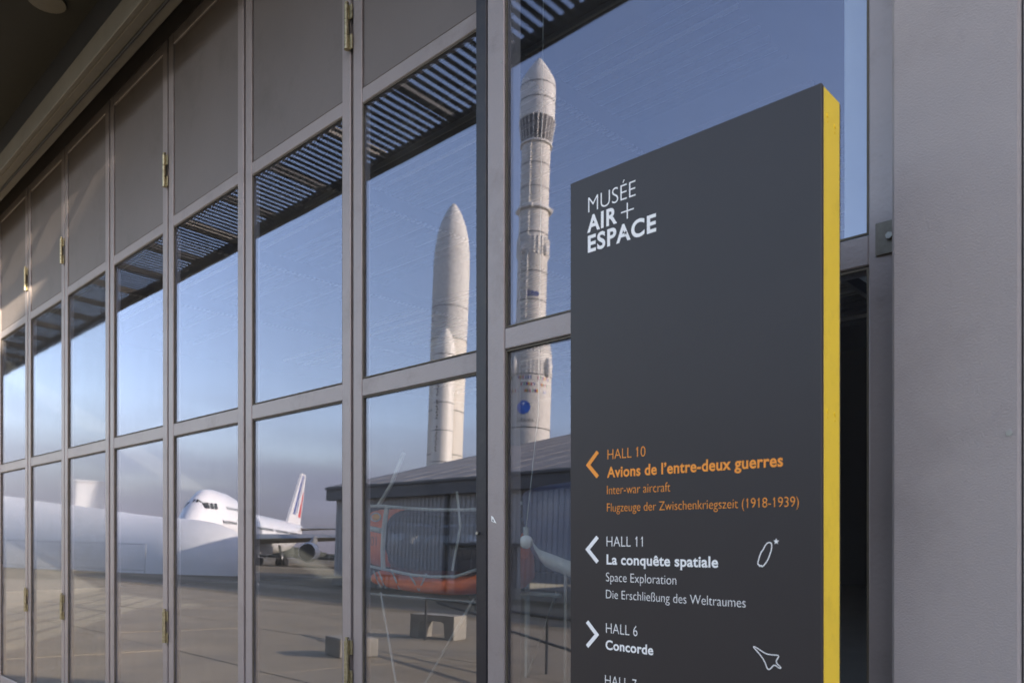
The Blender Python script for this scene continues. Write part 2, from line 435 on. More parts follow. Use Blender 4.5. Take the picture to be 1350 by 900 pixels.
# unseen block added towards the sun to keep the doors and sign shaded
wing = thing('added_sun_blocker', 'plain white unseen block added behind the viewer to shade the near doors', 'sun blocker', (11.2, -9.3, 0), -rad(SUN_AZ))
bbx('blocker_body', M_mem, wing, -0.5, 4.0, -5.2, 4.2, 0.0, 10.6, b=0.02)
for k in range(4): bbx('window', M_ink, wing, -0.53, -0.501, -1.8, -0.6, 1.2 + k * 2.4, 2.4 + k * 2.4)

# ------------------------------------------------------------------ folding door leaves
EPS = rad(1.42)
ZT = 4.75
def tilt_pane(mb, x0, x1, z0, z1, yc, e=EPS):
    """thin glass pane, its head leaning back by the given angle"""
    t = math.tan(e); h = (z1 - z0) / 2
    for dy in (0,):
        a = yc - h * t; b = yc + h * t; th = 0.006
        mb.add([(x0, a, z0), (x1, a, z0), (x1, b, z1), (x0, b, z1), (x0, a + th, z0), (x1, a + th, z0), (x1, b + th, z1), (x0, b + th, z1)],
               [(0, 1, 2, 3), (5, 4, 7, 6), (4, 0, 3, 7), (1, 5, 6, 2), (4, 5, 1, 0), (3, 2, 6, 7)])
def hinge_meshes():
    a = MB()
    a.tube((0, -0.014, -0.10), (0, -0.014, -0.036), 0.0125, n=14); a.tube((0, -0.014, -0.033), (0, -0.014, 0.033), 0.0125, n=14); a.tube((0, -0.014, 0.036), (0, -0.014, 0.10), 0.0125, n=14)
    a.tube((0, -0.014, 0.10), (0, -0.014, 0.108), 0.007, n=10); a.tube((0, -0.014, 0.108), (0, -0.014, 0.114), 0.010, n=10)
    a.tube((0, -0.014, -0.036), (0, -0.014, -0.033), 0.0105, n=12); a.tube((0, -0.014, 0.033), (0, -0.014, 0.036), 0.0105, n=12)
    for z0 in (-0.10, 0.036): a.bbox(0.0, 0.030, -0.008, -0.001, z0, z0 + 0.064, b=0.001)
    a.bbox(-0.02, 0.0, -0.008, -0.001, -0.033, 0.033, b=0.001)
    return a
HM = hinge_meshes().mesh('hinge', M_brass)

LW = 0.975
def make_leaf(glassmat, W=LW):
    """one leaf from x=0 to x=W, face at y=0, body behind it"""
    r = thing('folding_door_leaf', 'x', 'door')
    ws = 0.065
    bbx('stile', M_frame, r, 0, ws, 0, 0.05, 0.03, ZT)
    bbx('stile', M_frame, r, W - ws, W, 0, 0.05, 0.03, ZT)
    for (z0, z1) in ((0.03, 0.24), (2.228, 2.305), (3.54, 3.606), (ZT - 0.07, ZT)):
        bbx('rail', M_frame, r, ws + 0.0005, W - ws - 0.0005, 0.0025, 0.048, z0, z1)
    # solid head panel sits in a shadow groove
    bbx('solid_panel', M_panel, r, ws + 0.006, W - ws - 0.006, 0.009, 0.03, 3.612, ZT - 0.076, b=0.002)
    box('panel_groove', M_seal, r, ws + 0.0005, W - ws - 0.0005, 0.03, 0.034, 3.607, ZT - 0.071)
    for (z0, z1) in ((0.242, 2.226), (2.307, 3.538)):
        g = MB(); tilt_pane(g, ws - 0.006, W - ws + 0.006, z0 - 0.008, z1 + 0.008, 0.013, 0)
        gp = g.build('glass_pane', glassmat, r)
        bd = MB(); a, b_ = ws + 0.001, W - ws - 0.001
        yb0, yb1 = 0.006, 0.0085
        for q in ((a, a + 0.006, z0 + .001, z1 - .001), (b_ - 0.006, b_, z0 + .001, z1 - .001), (a + 0.0062, b_ - 0.0062, z0 + .001, z0 + 0.006), (a + 0.0062, b_ - 0.0062, z1 - 0.006, z1 - .001)):
            bd.box(q[0], q[1], yb0 - 0.001, yb0 + 0.006, q[2], q[3])
        bd.build('glazing_bead', M_bead, gp)
    return r
ORD = ['first', 'second', 'third', 'fourth', 'fifth', 'sixth', 'seventh', 'eighth', 'ninth', 'tenth', 'eleventh', 'twelfth', 'thirteenth', 'fourteenth']
LABS = ['grey door leaf reflecting the blunt white rocket, orange cockpit behind, beside the black post',
        'grey door leaf whose glass reflects the striped tail fin and engine of the airliner',
        'grey framed glazed door leaf reflecting the nose and flight deck of the white airliner',
        'grey framed glazed door leaf reflecting plain white tent, fourth leaf left of the black post',
        'glazed door leaf reflecting the white block above the tent, fifth from the black post',
        'narrow looking glazed door leaf, sixth leaf left of the black post',
        'narrow looking glazed door leaf hinged on its left, seventh from post',
        'glazed door leaf at the left picture edge, eighth from the black post']
protoA = make_leaf(M_glass); protoB = make_leaf(M_glassd)
used = {}
for k in range(14):
    X = -2.95 + 0.0125 - k * 1.0
    pr = protoA if k < 4 else protoB
    lab = LABS[k] if k < 8 else 'glazed door leaf, %s from the post, past the left picture edge' % ORD[k]
    r = dup(pr)
    r.location = (X, random.uniform(-0.001, 0.002), 0)
    r.rotation_euler = (0, 0, rad([0.0, 0.10, -0.12, 0.10, -0.12, 0.14, -0.15, 0.1][k % 8]))
    tag(r, lab, 'door', 'glazed folding door leaves of the hall')
    if k % 2 == 0 or k == 5:
        for z in (1.03, 2.0 if False else 3.91):
            h = link('hinge', HM, r); h.location = (-0.027, -0.002, z)
    # rubber strip in the joint on the leaf's left edge
    box('joint_seal', M_seal, r, -0.0245, -0.0005, 0.022, 0.045, 0.03, ZT)

for pr in (protoA, protoB):
    for c in list(pr.children_recursive): bpy.data.objects.remove(c)
    bpy.data.objects.remove(pr)

tag(bbx('door_threshold', M_steel, None, -17.5, 0.6, -0.25, 0.1, 0.001, 0.028), 'flat steel threshold strip under the glazed doors', 'threshold')

# ------------------------------------------------------------------ near fixed door, black post, pillar
D2 = -0.18
nd = thing('glazed_entrance_door', 'wide grey framed glazed door behind the charcoal sign, reflecting the slender rocket', 'door', (-1.892, D2, 0),
           group=None)
Wd = 1.892 - 0.560
bbx('stile', M_frame, nd, 0, 0.08, 0, 0.085, 0.03, ZT)
bbx('stile', M_frame, nd, Wd - 0.075, Wd, 0, 0.085, 0.03, ZT)
for (z0, z1) in ((0.03, 0.24), (2.23, 2.30), (ZT - 0.08, ZT)):
    bbx('rail', M_frame, nd, 0.0805, Wd - 0.0755, 0.003, 0.083, z0, z1)
for (z0, z1) in ((0.242, 2.228), (2.302, ZT - 0.082)):
    g = MB(); tilt_pane(g, 0.074, Wd - 0.069, z0 - 0.008, z1 + 0.008, 0.017, 0)
    gp = g.build('glass_pane', M_glassn, nd)
    bd = MB(); a, b_ = 0.081, Wd - 0.076
    for q in ((a, a + 0.006, z0 + .001, z1 - .001), (b_ - 0.006, b_, z0 + .001, z1 - .001), (a + 0.0062, b_ - 0.0062, z0 + .001, z0 + 0.006), (a + 0.0062, b_ - 0.0062, z1 - 0.006, z1 - .001)):
        bd.box(q[0], q[1], 0.008, 0.013, q[2], q[3])
    bd.build('glazing_bead', M_bead, gp)
# bolt plate on the right stile
lp = bbx('bolt_plate', mat('weathered_plate', (0.17, 0.155, 0.13), 0.5, 0.6, var=0.25, vscale=40), nd, Wd - 0.058, Wd + 0.012, -0.007, -0.0005, 2.243, 2.318, b=0.0015)
MB().tube((Wd - 0.026, -0.016, 2.281), (Wd - 0.026, -0.0072, 2.281), 0.008, n=6).build('bolt_head', M_steel, lp)
bbx('latch_bar', M_brass, lp, Wd - 0.006, Wd + 0.004, -0.03, -0.0075, 2.262, 2.338, b=0.001)
# small sticker on the left stile
stk = MB().add([(0.022, -0.0012, 1.652), (0.046, -0.0012, 1.645), (0.030, -0.0012, 1.668), (0.020, -0.0012, 1.672)], [(0, 1, 2, 3)]).build('sticker', M_white, nd)
MB().add([(0.026, -0.0022, 1.654), (0.036, -0.0022, 1.651), (0.029, -0.0022, 1.661)], [(0, 1, 2)]).build('sticker_print', M_rocd, stk)

pst = thing('door_post', 'slim black steel post between the folding leaves and the near door', 'post', (-1.944, D2, 0))
bbx('shaft', M_post, pst, 0.0, 0.0505, -0.004, 0.16, 0.029, ZT, b=0.002)
MB().tube((0.012, -0.012, 1.612), (0.012, -0.0045, 1.612), 0.006, n=8).build('screw_head', M_steel, pst)

pil = thing('pillar', 'broad pale grey rendered pillar at the right edge beside the yellow sign edge', 'pillar', (-0.548, -0.30, 0))
bbx('shaft', M_pillar, pil, 0, 0.234, 0, 0.40, 0.001, 5.0, b=0.006)
wl = thing('end_wall', 'pale grey wall strip just past the pillar at the far right edge', 'wall', (-0.311, -0.296, 0))
bbx('wall_panel', M_pillar, wl, 0, 1.26, 0, 0.36, 0.001, 5.0, b=0.003)

# cladding fixings and a hairline joint on the pillar
for zz in (0.6, 1.8, 3.0, 4.2):
    MB().tube((0.215, -0.002, zz), (0.215, 0.001, zz), 0.006, n=10).build('fixing', M_steel, pil)
# screws through the glazing rails of the near door
for zz in (0.6, 1.2, 1.95, 2.6, 3.2, 3.8):
    MB().tube((0.068, -0.0015, zz), (0.068, 0.001, zz), 0.0045, n=10).build('screw_head', M_steel, nd)

# ------------------------------------------------------------------ canopy over the doors
can = thing('canopy', 'dark canopy soffit with a mesh outer edge above the glazed doors', 'canopy', (0, 0, 0))
CX0, CX1 = -22.0, 3.2
CO = -2.38
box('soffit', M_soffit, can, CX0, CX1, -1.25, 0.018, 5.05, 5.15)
box('edge_beam', M_dark, can, CX0, CX1, CO, CO + 0.045, 5.22, 5.36)
box('inner_beam', M_dark, can, CX0, CX1, -1.32, -1.252, 5.10, 5.32)
ms = MB()
# expanded-metal grating: thin crossing strands leaving long narrow lozenges
lo, hi = CO + 0.045, -1.32
zc = 5.27
stp = 0.025; wv = 0.046; ww = 0.0115
rows = int((hi - lo) / stp)
x = CX0
while x < CX1 - 0.2:
    for q in range(rows):
        y0 = lo + q * stp
        for sgn in (0, 1):
            xa, xb = (x, x + wv) if (q + sgn) % 2 == 0 else (x + 2 * wv, x + wv)
            ms.add([(xa - ww, y0, zc), (xa + ww, y0, zc + 0.015), (xb + ww, y0 + stp, zc + 0.015), (xb - ww, y0 + stp, zc)], [(0, 1, 2, 3)])
    x += 2 * wv
tag(ms.build('mesh_grating', M_mesh, can), kind='stuff')
for k in range(26):
    box('cross_beam', M_beam if k % 3 == 1 else M_dark, can, CX0 + k * 1.0 + 0.02, CX0 + k * 1.0 + 0.075, CO + 0.046, -1.321, 5.29, 5.37)
dl = MB().tube((-5.6, -1.4 + 0.9, 5.035), (-5.6, -0.5, 5.049), 0.11, n=20).build('recessed_lamp', M_beam, can)

tb = thing('track_beam', 'beige steel track beam running under the canopy above the door heads', 'beam')
bbx('web', M_beam, tb, CX0, 0.0, -0.315, -0.185, 4.58, 4.78, b=0.006)
bbx('lip', M_beam, tb, CX0, 0.0, -0.345, -0.316, 4.58, 4.60, b=0.003)
box('hanger_plate', M_dark, tb, CX0, 0.0, -0.27, -0.23, 4.781, 5.049)
rv = MB()
for k in range(14): rv.tube((-0.4 - k * 1.7, -0.25, 4.572), (-0.4 - k * 0.5, -0.25, 4.5795), 0.008, n=6)
tag(rv.build('bolt_row', M_dark, tb), kind='stuff')

# ------------------------------------------------------------------ wayfinding sign
SX, SY, SW, ST, SH = -1.170, -0.615, 0.599, 0.090, 2.441
sg = thing('wayfinding_sign', 'tall charcoal museum sign with yellow edge and white and orange hall directions', 'sign', (SX, SY, 0))
bbx('front_panel', M_sign, sg, 0, SW, 0.0, 0.012, 0.03, SH, b=0.0012)
bbx('back_panel', M_sign, sg, 0.004, SW - 0.0005, ST + 0.0005, ST + 0.006, 0.03, SH - 0.001)
yl = bbx('side_edge', M_yellow, sg, 0.012, SW - 0.0005, 0.0125, ST, 0.03, SH - 0.001, b=0.0012)
for (yy, zz) in ((0.030, 2.392), (0.066, 2.385), (0.030, 1.836), (0.066, 1.834)):
    mb = MB().tube((SW - 0.001, yy, zz), (SW + 0.0012, yy, zz), 0.0045, n=12); mb.tube((SW - 0.001, yy, zz - 0.012), (SW + 0.0008, yy, zz - 0.012), 0.0022, n=8)
    mb.build('screw', M_yellow, yl)
box('base_plate', M_dark, sg, -0.03, SW + 0.03, -0.05, ST + 0.06, 0.0105, 0.029)

def text_mesh(s, bold, name):
    cu = bpy.data.curves.new(name, 'FONT'); cu.body = s; cu.size = 1.0
    cu.offset = 0.030 if bold == 2 else (0.023 if bold else -0.0125)
    cu.space_character = (1.0, 1.04, 1.12)[bold]
    cu.extrude = 0.0; cu.resolution_u = 6
    o = bpy.data.objects.new(name, cu); COL.objects.link(o)
    dg = bpy.context.evaluated_depsgraph_get()
    me = bpy.data.meshes.new_from_object(o.evaluated_get(dg))
    bpy.data.objects.remove(o); bpy.data.curves.remove(cu)
    return me
def cap_height(bold):
    me = text_mesh('H', bold, 'measure'); return max(v.co.y for v in me.vertices)
CAPS = {b: cap_height(b) for b in (0, 1, 2)}
def put_text(s, u, z, wd, h, bold, m, name='text_line'):
    me = text_mesh(s, bold, name)
    x0 = min(v.co.x for v in me.vertices); x1 = max(v.co.x for v in me.vertices)
    sx = wd / (x1 - x0); sy = h / CAPS[bold]
    for v in me.vertices:
        v.co = Vector((u + (v.co.x - x0) * sx, -0.0009, z + v.co.y * sy))
    me.materials.clear(); me.materials.append(m)
    o = link(name, me, sg)
    # the sign's numeral one carries a small flag
    for i, ch in enumerate(s):
        if ch != '1': continue
        pm = text_mesh(s[:i + 1], bold, 'measure'); xr = max(v.co.x for v in pm.vertices); tk = 0.055; c = CAPS[bold]
        bpy.data.meshes.remove(pm)
        q = [(xr - tk, c * .99), (xr - tk - .10, c * .80), (xr - tk - .10, c * .70), (xr - tk, c * .87)]
        MB().add([(u + (a - x0) * sx, -0.0009, z + b * sy) for a, b in q], [(0, 1, 2, 3)]).build('numeral_flag', m, o)
    return o
put_text('MUSÉE', .0546, 2.3557, .1326, .0350, 0, M_white)
put_text('AIR', .0517, 2.3106, .0852, .0376, 2, M_white)
put_text('ESPACE', .0535, 2.2638, .187, .0381, 2, M_white)
put_text('HALL 10', .1104, 1.7762, .1024, .0224, 0, M_orange)
put_text('Avions de l’entre-deux guerres', .1089, 1.7353, .4168, .0240, 1, M_orange)
put_text('Inter-war aircraft', .1089, 1.6966, .1672, .0198, 0, M_orange)
put_text('Flugzeuge der Zwischenkriegszeit (1918-1939)', .1089, 1.657, .4476, .0189, 0, M_orange)
put_text('HALL 11', .1076, 1.5778, .0984, .0224, 0, M_white)
put_text('La conquête spatiale', .1076, 1.5373, .281, .0224, 1, M_white)
put_text('Space Exploration', .1061, 1.498, .1845, .0198, 0, M_white)
put_text('Die Erschließung des Weltraumes', .1061, 1.4592, .3427, .0193, 0, M_white)
put_text('HALL 6', .1061, 1.3797, .086, .0226, 0, M_white)
put_text('Concorde', .1048, 1.3426, .1283, .0212, 1, M_white)
put_text('HALL 7', .1033, 1.2606, .0864, .0226, 0, M_white)

def stroke(pts, wd, m, name, closed=False, y=-0.0011):
    """flat vinyl line of constant width with mitred corners"""
    P = [Vector((a, b)) for a, b in pts]; n = len(P); L = []; R = []
    for i in range(n):
        a = P[(i - 1) % n] if (closed or i > 0) else P[i]; c = P[(i + 1) % n] if (closed or i < n - 1) else P[i]
        d1 = (P[i] - a); d2 = (c - P[i])
        if d1.length < 1e-9: d1 = d2
        if d2.length < 1e-9: d2 = d1
        d1.normalize(); d2.normalize()
        n1 = Vector((-d1.y, d1.x)); n2 = Vector((-d2.y, d2.x)); k = (n1 + n2)
        if k.length < 1e-6: k = n1
        k.normalize(); q = wd / 2 / max(0.35, k.dot(n1))
        L.append(P[i] + k * q); R.append(P[i] - k * q)
    vs = [(p.x, y, p.y) for p in L] + [(p.x, y, p.y) for p in R]
    m_ = n if closed else n - 1
    fs = [(i, (i + 1) % n, n + (i + 1) % n, n + i) for i in range(m_)]
    return MB().add(vs, fs).build(name, m, sg)
def star(cx, cz, r, m, name, y=-0.0013, par=None):
    vs = [(cx, y, cz)] + [(cx + (r if i % 2 == 0 else r * .42) * math.sin(PI * i / 5), y, cz + (r if i % 2 == 0 else r * .42) * math.cos(PI * i / 5)) for i in range(10)]
    return MB().add(vs, [(0, 1 + i, 1 + (i + 1) % 10) for i in range(10)]).build(name, m, par or sg)
pl = MB()
pl.add([(.1478, -0.0011, 2.3271), (.1826, -0.0011, 2.3271), (.1826, -0.0011, 2.3302), (.1478, -0.0011, 2.3302)], [(0, 1, 2, 3)])
pl.add([(.1636, -0.0013, 2.3108), (.1668, -0.0013, 2.3108), (.1668, -0.0013, 2.3465), (.1636, -0.0013, 2.3465)], [(0, 1, 2, 3)])
pl.build('plus_sign', M_white, sg)
# the counter of the A in the last word is a star
MB().add([(.1560, -0.0014, 2.2760), (.1656, -0.0014, 2.2760), (.1608, -0.0014, 2.2900)], [(0, 1, 2)]).build('letter_fill', M_white, sg)
star(.1608, 2.2805, .0052, M_sign, 'star_mark', y=-0.0018)
for c, m in (([(0.0826, 1.7962), (0.0545, 1.7672), (0.0826, 1.738)], M_orange), ([(0.0820, 1.5993), (0.0530, 1.5703), (0.0820, 1.5411)], M_white), ([(0.0514, 1.4016), (0.0798, 1.3735), (0.0514, 1.3437)], M_white)):
    stroke(c, 0.0095, m, 'direction_arrow')
def smooth(pts, it=2):
    for _ in range(it):
        q = []
        for i in range(len(pts)):
            a, b = pts[i], pts[(i + 1) % len(pts)]
            q.append((a[0] * .75 + b[0] * .25, a[1] * .75 + b[1] * .25)); q.append((a[0] * .25 + b[0] * .75, a[1] * .25 + b[1] * .75))
        pts = q
    return pts
stroke(smooth([(0.4737, 1.5461), (0.4798, 1.5675), (0.4859, 1.5752), (0.4912, 1.5857), (0.498, 1.5895), (0.5032, 1.5869), (0.5028, 1.5754), (0.4988, 1.5639), (0.494, 1.5524), (0.4839, 1.5406), (0.4819, 1.5446), (0.4786, 1.5416), (0.477, 1.5454)], 1), 0.0021, M_white, 'rocket_icon', True)
star(0.5123, 1.5907, .0062, M_white, 'star_icon')
stroke(smooth([(0.4634, 1.3839), (0.4696, 1.3837), (0.49, 1.3723), (0.502, 1.3712), (0.5159, 1.3723), (0.5175, 1.3694), (0.51, 1.358), (0.5228, 1.3489), (0.5186, 1.3466), (0.508, 1.354), (0.5, 1.3429), (0.494, 1.3422), (0.49, 1.355), (0.4798, 1.3693)]), 0.0019, M_white, 'airliner_icon', True)

# ------------------------------------------------------------------ things standing inside the hall
# orange cockpit section on a trestle
ck = thing('orange_cockpit_section', 'orange cockpit section with pale riveted frame and large curved window inside the hall', 'cockpit', (-7.03, 3.1, 0), rad(2))
# side silhouette in x (0 = rear bulkhead, 2.1 = nose), z
def ring(x, zb, zt, w_, n=24, yc=0.55):
    out_ = []
    for i in range(n):
        t = 2 * PI * i / n; c, s_ = math.cos(t), math.sin(t)
        e = 0.75
        out_.append((x, yc + w_ * math.copysign(abs(c) ** e, c), (zb + zt) / 2 + (zt - zb) / 2 * math.copysign(abs(s_) ** e, s_)))
    return out_
prof = [(-0.05, 1.03, 1.93, .52), (0.26, 1.0, 1.93, .56), (0.6, 0.98, 1.90, .57), (1.0, 0.98, 1.87, .56), (1.4, 1.02, 1.86, .5), (1.58, 1.1, 1.84, .38), (1.70, 1.22, 1.76, .22), (1.76, 1.38, 1.66, .08)]
MB().loft([ring(x, zb, zb + 0.21 + 0.05 * (x > 1.6), w_) for x, zb, zt, w_ in prof]).build('lower_hull', M_hor, ck)
MB().loft([ring(-0.3, 1.24, 1.925, .50), ring(-0.05, 1.24, 1.925, .52), ring(0.20, 1.24, 1.925, .545)]).build('rear_body', M_hor, ck)
MB().loft([ring(0.206, 1.245, 1.92, .54), ring(0.216, 1.245, 1.92, .54)]).build('bulkhead', M_ink, ck)
wn = MB().loft([ring(x, zb + 0.1, zt - 0.03, w_ * 0.98) for x, zb, zt, w_ in prof[1:]]).build('bubble_window', M_dark_bub, ck)
def side_y(x, yc=0.55):
    for (a, b) in zip(prof[:-1], prof[1:]):
        if a[0] <= x <= b[0]:
            t = (x - a[0]) / (b[0] - a[0]); return yc - (a[3] + (b[3] - a[3]) * t)
    return yc
def strip(name, pts, r=0.016, m=M_hfr): return MB().path(pts, r).build(name, m, ck)
strip('frame_tube', [(x, side_y(x) - 0.005, z) for x, z in ((-0.05, 1.94), (0.25, 1.93), (0.6, 1.90), (1.0, 1.875), (1.4, 1.865), (1.6, 1.87))])
strip('frame_tube', [(x, side_y(x) - 0.012, z) for x, z in ((-0.05, 1.27), (0.3, 1.24), (0.7, 1.20), (1.0, 1.19), (1.3, 1.20), (1.5, 1.27), (1.7, 1.36))])
strip('frame_tube', [(0.29, side_y(0.24) - 0.012, 1.92), (0.23, side_y(0.2) - 0.012, 1.7), (0.20, side_y(0.15) - 0.012, 1.45), (0.21, side_y(0.15) - 0.012, 1.26)], 0.026)
strip('frame_tube', [(-0.05, side_y(0) - 0.012, 1.69), (0.17, side_y(0.17) - 0.012, 1.665)], 0.03)
strip('frame_tube', [(1.32, side_y(1.3) - 0.01, 2.05), (1.36, side_y(1.36) - 0.01, 1.7), (1.26, side_y(1.26) - 0.01, 1.26)], 0.012)
strip('frame_tube', [(0.08, 0.02, 1.93), (0.27, 0.05, 2.16), (0.45, 0.08, 2.5)], 0.022)
aw = MB(); aw.path([(0.125 + 0.085 * math.cos(t) - .045, side_y(0.1) - 0.02, 1.815 + 0.045 * math.sin(t)) for t in [2 * PI * i / 16 for i in range(17)]], 0.008, n=6)
aw.build('window_ring', M_hfr, ck)
MB().sphere((0.08, side_y(0.1) + 0.0, 1.815), 0.08, sc=(1, .2, .5)).build('amber_window', M_win, ck)
for k, (xa, xb) in enumerate(((0.02, 0.12), (0.12, 0.22), (0.38, 0.47), (0.65, 0.78), (0.92, 0.78))):
    strip('hull_strap', [(xa, side_y(abs(xa)) - 0.012, 1.22), (xb, side_y(xb) + 0.02, 1.04)], 0.009)
t0 = text_mesh('01', 0, 'hull_number')
mnx = min(v.co.x for v in t0.vertices)
for v in t0.vertices: v.co = Vector((-0.01 + (v.co.x - mnx) * 0.14, side_y(0.02) - 0.03, 1.50 + v.co.y * 0.15))
t0.materials.clear(); t0.materials.append(M_rocd); link('hull_number', t0, ck)
tr = thing('trestle_stand', 'pale tubular trestle under the orange cockpit section', 'stand', (-7.03, 3.1, 0))
for (a, b) in (((0.3, -0.1, 1.0), (0.85, -0.3, 0.02)), ((1.75, -0.1, 1.02), (1.15, -0.3, 0.02)), ((0.3, 1.1, 1.0), (0.85, 1.3, 0.02)), ((1.75, 1.1, 1.02), (1.15, 1.3, 0.02))):
    MB().tube(a, b, 0.015).build('leg', M_alu, tr)
MB().tube((0.1, -0.1, 0.98), (1.8, -0.1, 0.98), 0.012).build('top_bar', M_alu, tr); MB().tube((0.1, 1.1, 0.98), (1.8, 1.1, 0.98), 0.025).build('top_bar', M_hfr, tr)

# navy and white hull seen behind the near door
bt = thing('navy_hull', 'navy blue hull with white belly stripe standing inside behind the near door', 'boat', (-4.42, 3.2, 0))
rg = []
for x, hw, zb in ((-0.35, .02, 1.55), (-0.2, .25, 1.38), (0.1, .5, 1.25), (0.6, .72, 1.15), (1.4, .8, 1.12), (2.1, .8, 1.12)):
    rg.append([(x, hw * math.cos(t), 1.95 + (1.95 - zb) * (0.15 if math.sin(t) > 0 else 1) * math.sin(t)) for t in [2 * PI * i / 20 for i in range(20)]])
MB().loft(rg).build('hull_body', M_navy, bt)
MB().loft([[(x + 0.02, hw * 1.012 * math.cos(t), z_) for (t, z_) in ((PI + .05, zb + .24), (PI * 1.25, zb + .1), (PI * 1.5, zb - .012), (PI * 1.75, zb + .1), (2 * PI - .05, zb + .24))] for x, hw, zb in ((-0.2, .18, 1.38), (0.1, .44, 1.25), (0.6, .66, 1.15), (1.4, .74, 1.12), (2.1, .74, 1.12))], cap=False).build('white_belly', M_wht, bt)
for y in (-.5, .5):
    MB().tube((0.5, y, 0.012), (0.5, y, 1.3), 0.015).build('support_leg', M_alu, bt); MB().tube((2.0, y, 0.012), (2.0, y, 1.3), 0.015).build('support_leg', M_alu, bt)
# hanging globe and its cable
gl = thing('hanging_globe', 'small white globe hanging on a thin cable behind the near door', 'globe', (-2.47, 0.65, 1.575))
MB().sphere((0, 0, 0), 0.033, n=20, m=14).build('globe', M_globe, gl)
MB().tube((0, 0, 0.032), (0, 0, 0.07), 0.013, n=12).build('collar', M_hfr, gl)
MB().path([(0, 0, 0.07), (0.06, 0.02, 0.6), (0.12, 0.05, 6.09)], 0.0025, n=6).build('cable', M_hfr, gl)
# framed display board
db = thing('display_board', 'dark display board in a pale frame standing inside the hall', 'board', (-6.08, 4.4, 0), rad(0))
bbx('panel', M_board, db, -0.16, 0.16, 0, 0.03, 0.95, 1.96)
for q in ((-0.20, -0.161, 0.012, 2.0), (0.161, 0.20, 0.012, 2.0)): bbx('upright', M_hfr, db, q[0], q[1], -0.01, 0.04, q[2], q[3])
bbx('top_bar', M_hfr, db, -0.16, 0.16, -0.01, 0.04, 1.961, 2.0)
bbx('bottom_bar', M_hfr, db, -0.16, 0.16, -0.01, 0.04, 0.91, 0.949)
# pale inner panel standing in for a lighter strip in the glass
ic = thing('inner_pale_strip', 'pale blue grey panel just inside the glass beside the pillar', 'pier', (-0.72, 0.02, 0))
bbx('shaft', M_pale, ic, -0.045, 0.12, 0, 0.25, 2.3, ZT, b=0.004)

# ------------------------------------------------------------------ outside: concrete block, rails
bn = thing('concrete_bench', 'low U shaped concrete bench block on the apron', 'bench', (-11.5, -8.0, 0), rad(-18))
bench = [(-0.5, 0), (-0.5, 0.46), (0.5, 0.46), (0.5, 0), (0.30, 0), (0.27, 0.30), (0.22, 0.345), (-0.22, 0.345), (-0.27, 0.30), (-0.30, 0)]
mb = MB()
for pts in ([(-0.5, 0), (-0.30, 0), (-0.27, 0.34), (-0.5, 0.34)], [(0.3, 0), (0.5, 0), (0.5, 0.34), (0.27, 0.34)], [(-0.5, 0.342), (0.5, 0.342), (0.5, 0.46), (-0.5, 0.46)], [(-.27, .30), (-.215, .341), (-.272, .341)], [(.27, .30), (.272, .341), (.215, .341)]):
    mb.prism([(a, 0, b) for a, b in pts], (0, -0.25, 0.008), (0, 0.25, 0.008))
mb.build('block', M_conc, bn)
kb = thing('concrete_kerb_block', 'low pale concrete kerb block on the apron near the doors', 'kerb block', (-10.02, -4.95, 0), rad(12))
bbx('block', M_conc, kb, -0.3, 0.3, -0.3, 0.3, 0.012, 0.30, b=0.02)
rl = thing('steel_railing', 'dark low tubular railing standing on the apron by the concrete bench', 'railing', (-11.3, -7.5, 0), rad(14))
MB().tube((0, 0, 0.80), (6.5, 0, 0.80), 0.028).build('top_rail', M_dark, rl)
MB().tube((0, 0, 0.84), (2.2, 0.0, 0.84), 0.015).build('cap_strip', M_conc, rl)
MB().tube((0.6, 0.05, 0.75), (6.5, 0.3, 0.36), 0.02).build('lower_rail', M_dark, rl)
for x in (0, 2.2, 4.4, 6.5): MB().tube((x, 0, 0.006), (x, 0, 0.80), 0.022).build('post', M_dark, rl)

# ------------------------------------------------------------------ corrugated shed
sh = thing('corrugated_shed', 'long grey corrugated shed with shallow pitched roof reflected across the apron', 'building', (-37.2, -22.85, 0))
SL = 66.0; EV = 5.37; DP = 44.0; RH = 11.8
cw = MB(); vs = []
pit = 0.30
xs = []
k = 0
while k * pit < SL:
    x = k * pit
    xs += [(x, 0), (x + 0.10, 0), (x + 0.13, 0.05), (x + 0.27, 0.05)]
    k += 1
xs.append((SL, 0))
for (x, d) in xs: vs += [(x, d, 0.5), (x, d, EV - 0.3)]
cw.add(vs, [(2 * i, 2 * i + 2, 2 * i + 3, 2 * i + 1) for i in range(len(xs) - 1)])
cw.build('front_wall', M_corr, sh)
box('plinth', M_conc, sh, 0, SL, -0.02, 0.10, 0, 0.5)
core = MB()
core.add([(0.02, -0.12, 0), (0.02, -DP, 0), (0.02, -DP, EV), (0.02, -DP / 2, RH - 0.1), (0.02, -0.12, EV)], [(0, 1, 2, 3, 4)])
core.add([(SL, -0.12, 0), (SL, -DP, 0), (SL, -DP, EV), (SL, -DP / 2, RH - 0.1), (SL, -0.12, EV)], [(4, 3, 2, 1, 0)])
core.add([(0, -DP, 0), (SL, -DP, 0), (SL, -DP, EV), (0, -DP, EV)], [(0, 1, 2, 3)])
core.build('gable_wall', M_corr, sh)
box('gutter', M_gutter, sh, -0.4, SL + 0.3, 0.052, 0.45, EV - 0.62, EV - 0.02)
box('gutter_lip', M_gutter, sh, -0.42, SL + 0.3, 0.053, 0.55, EV - 0.018, EV + 0.08)
nr = 26
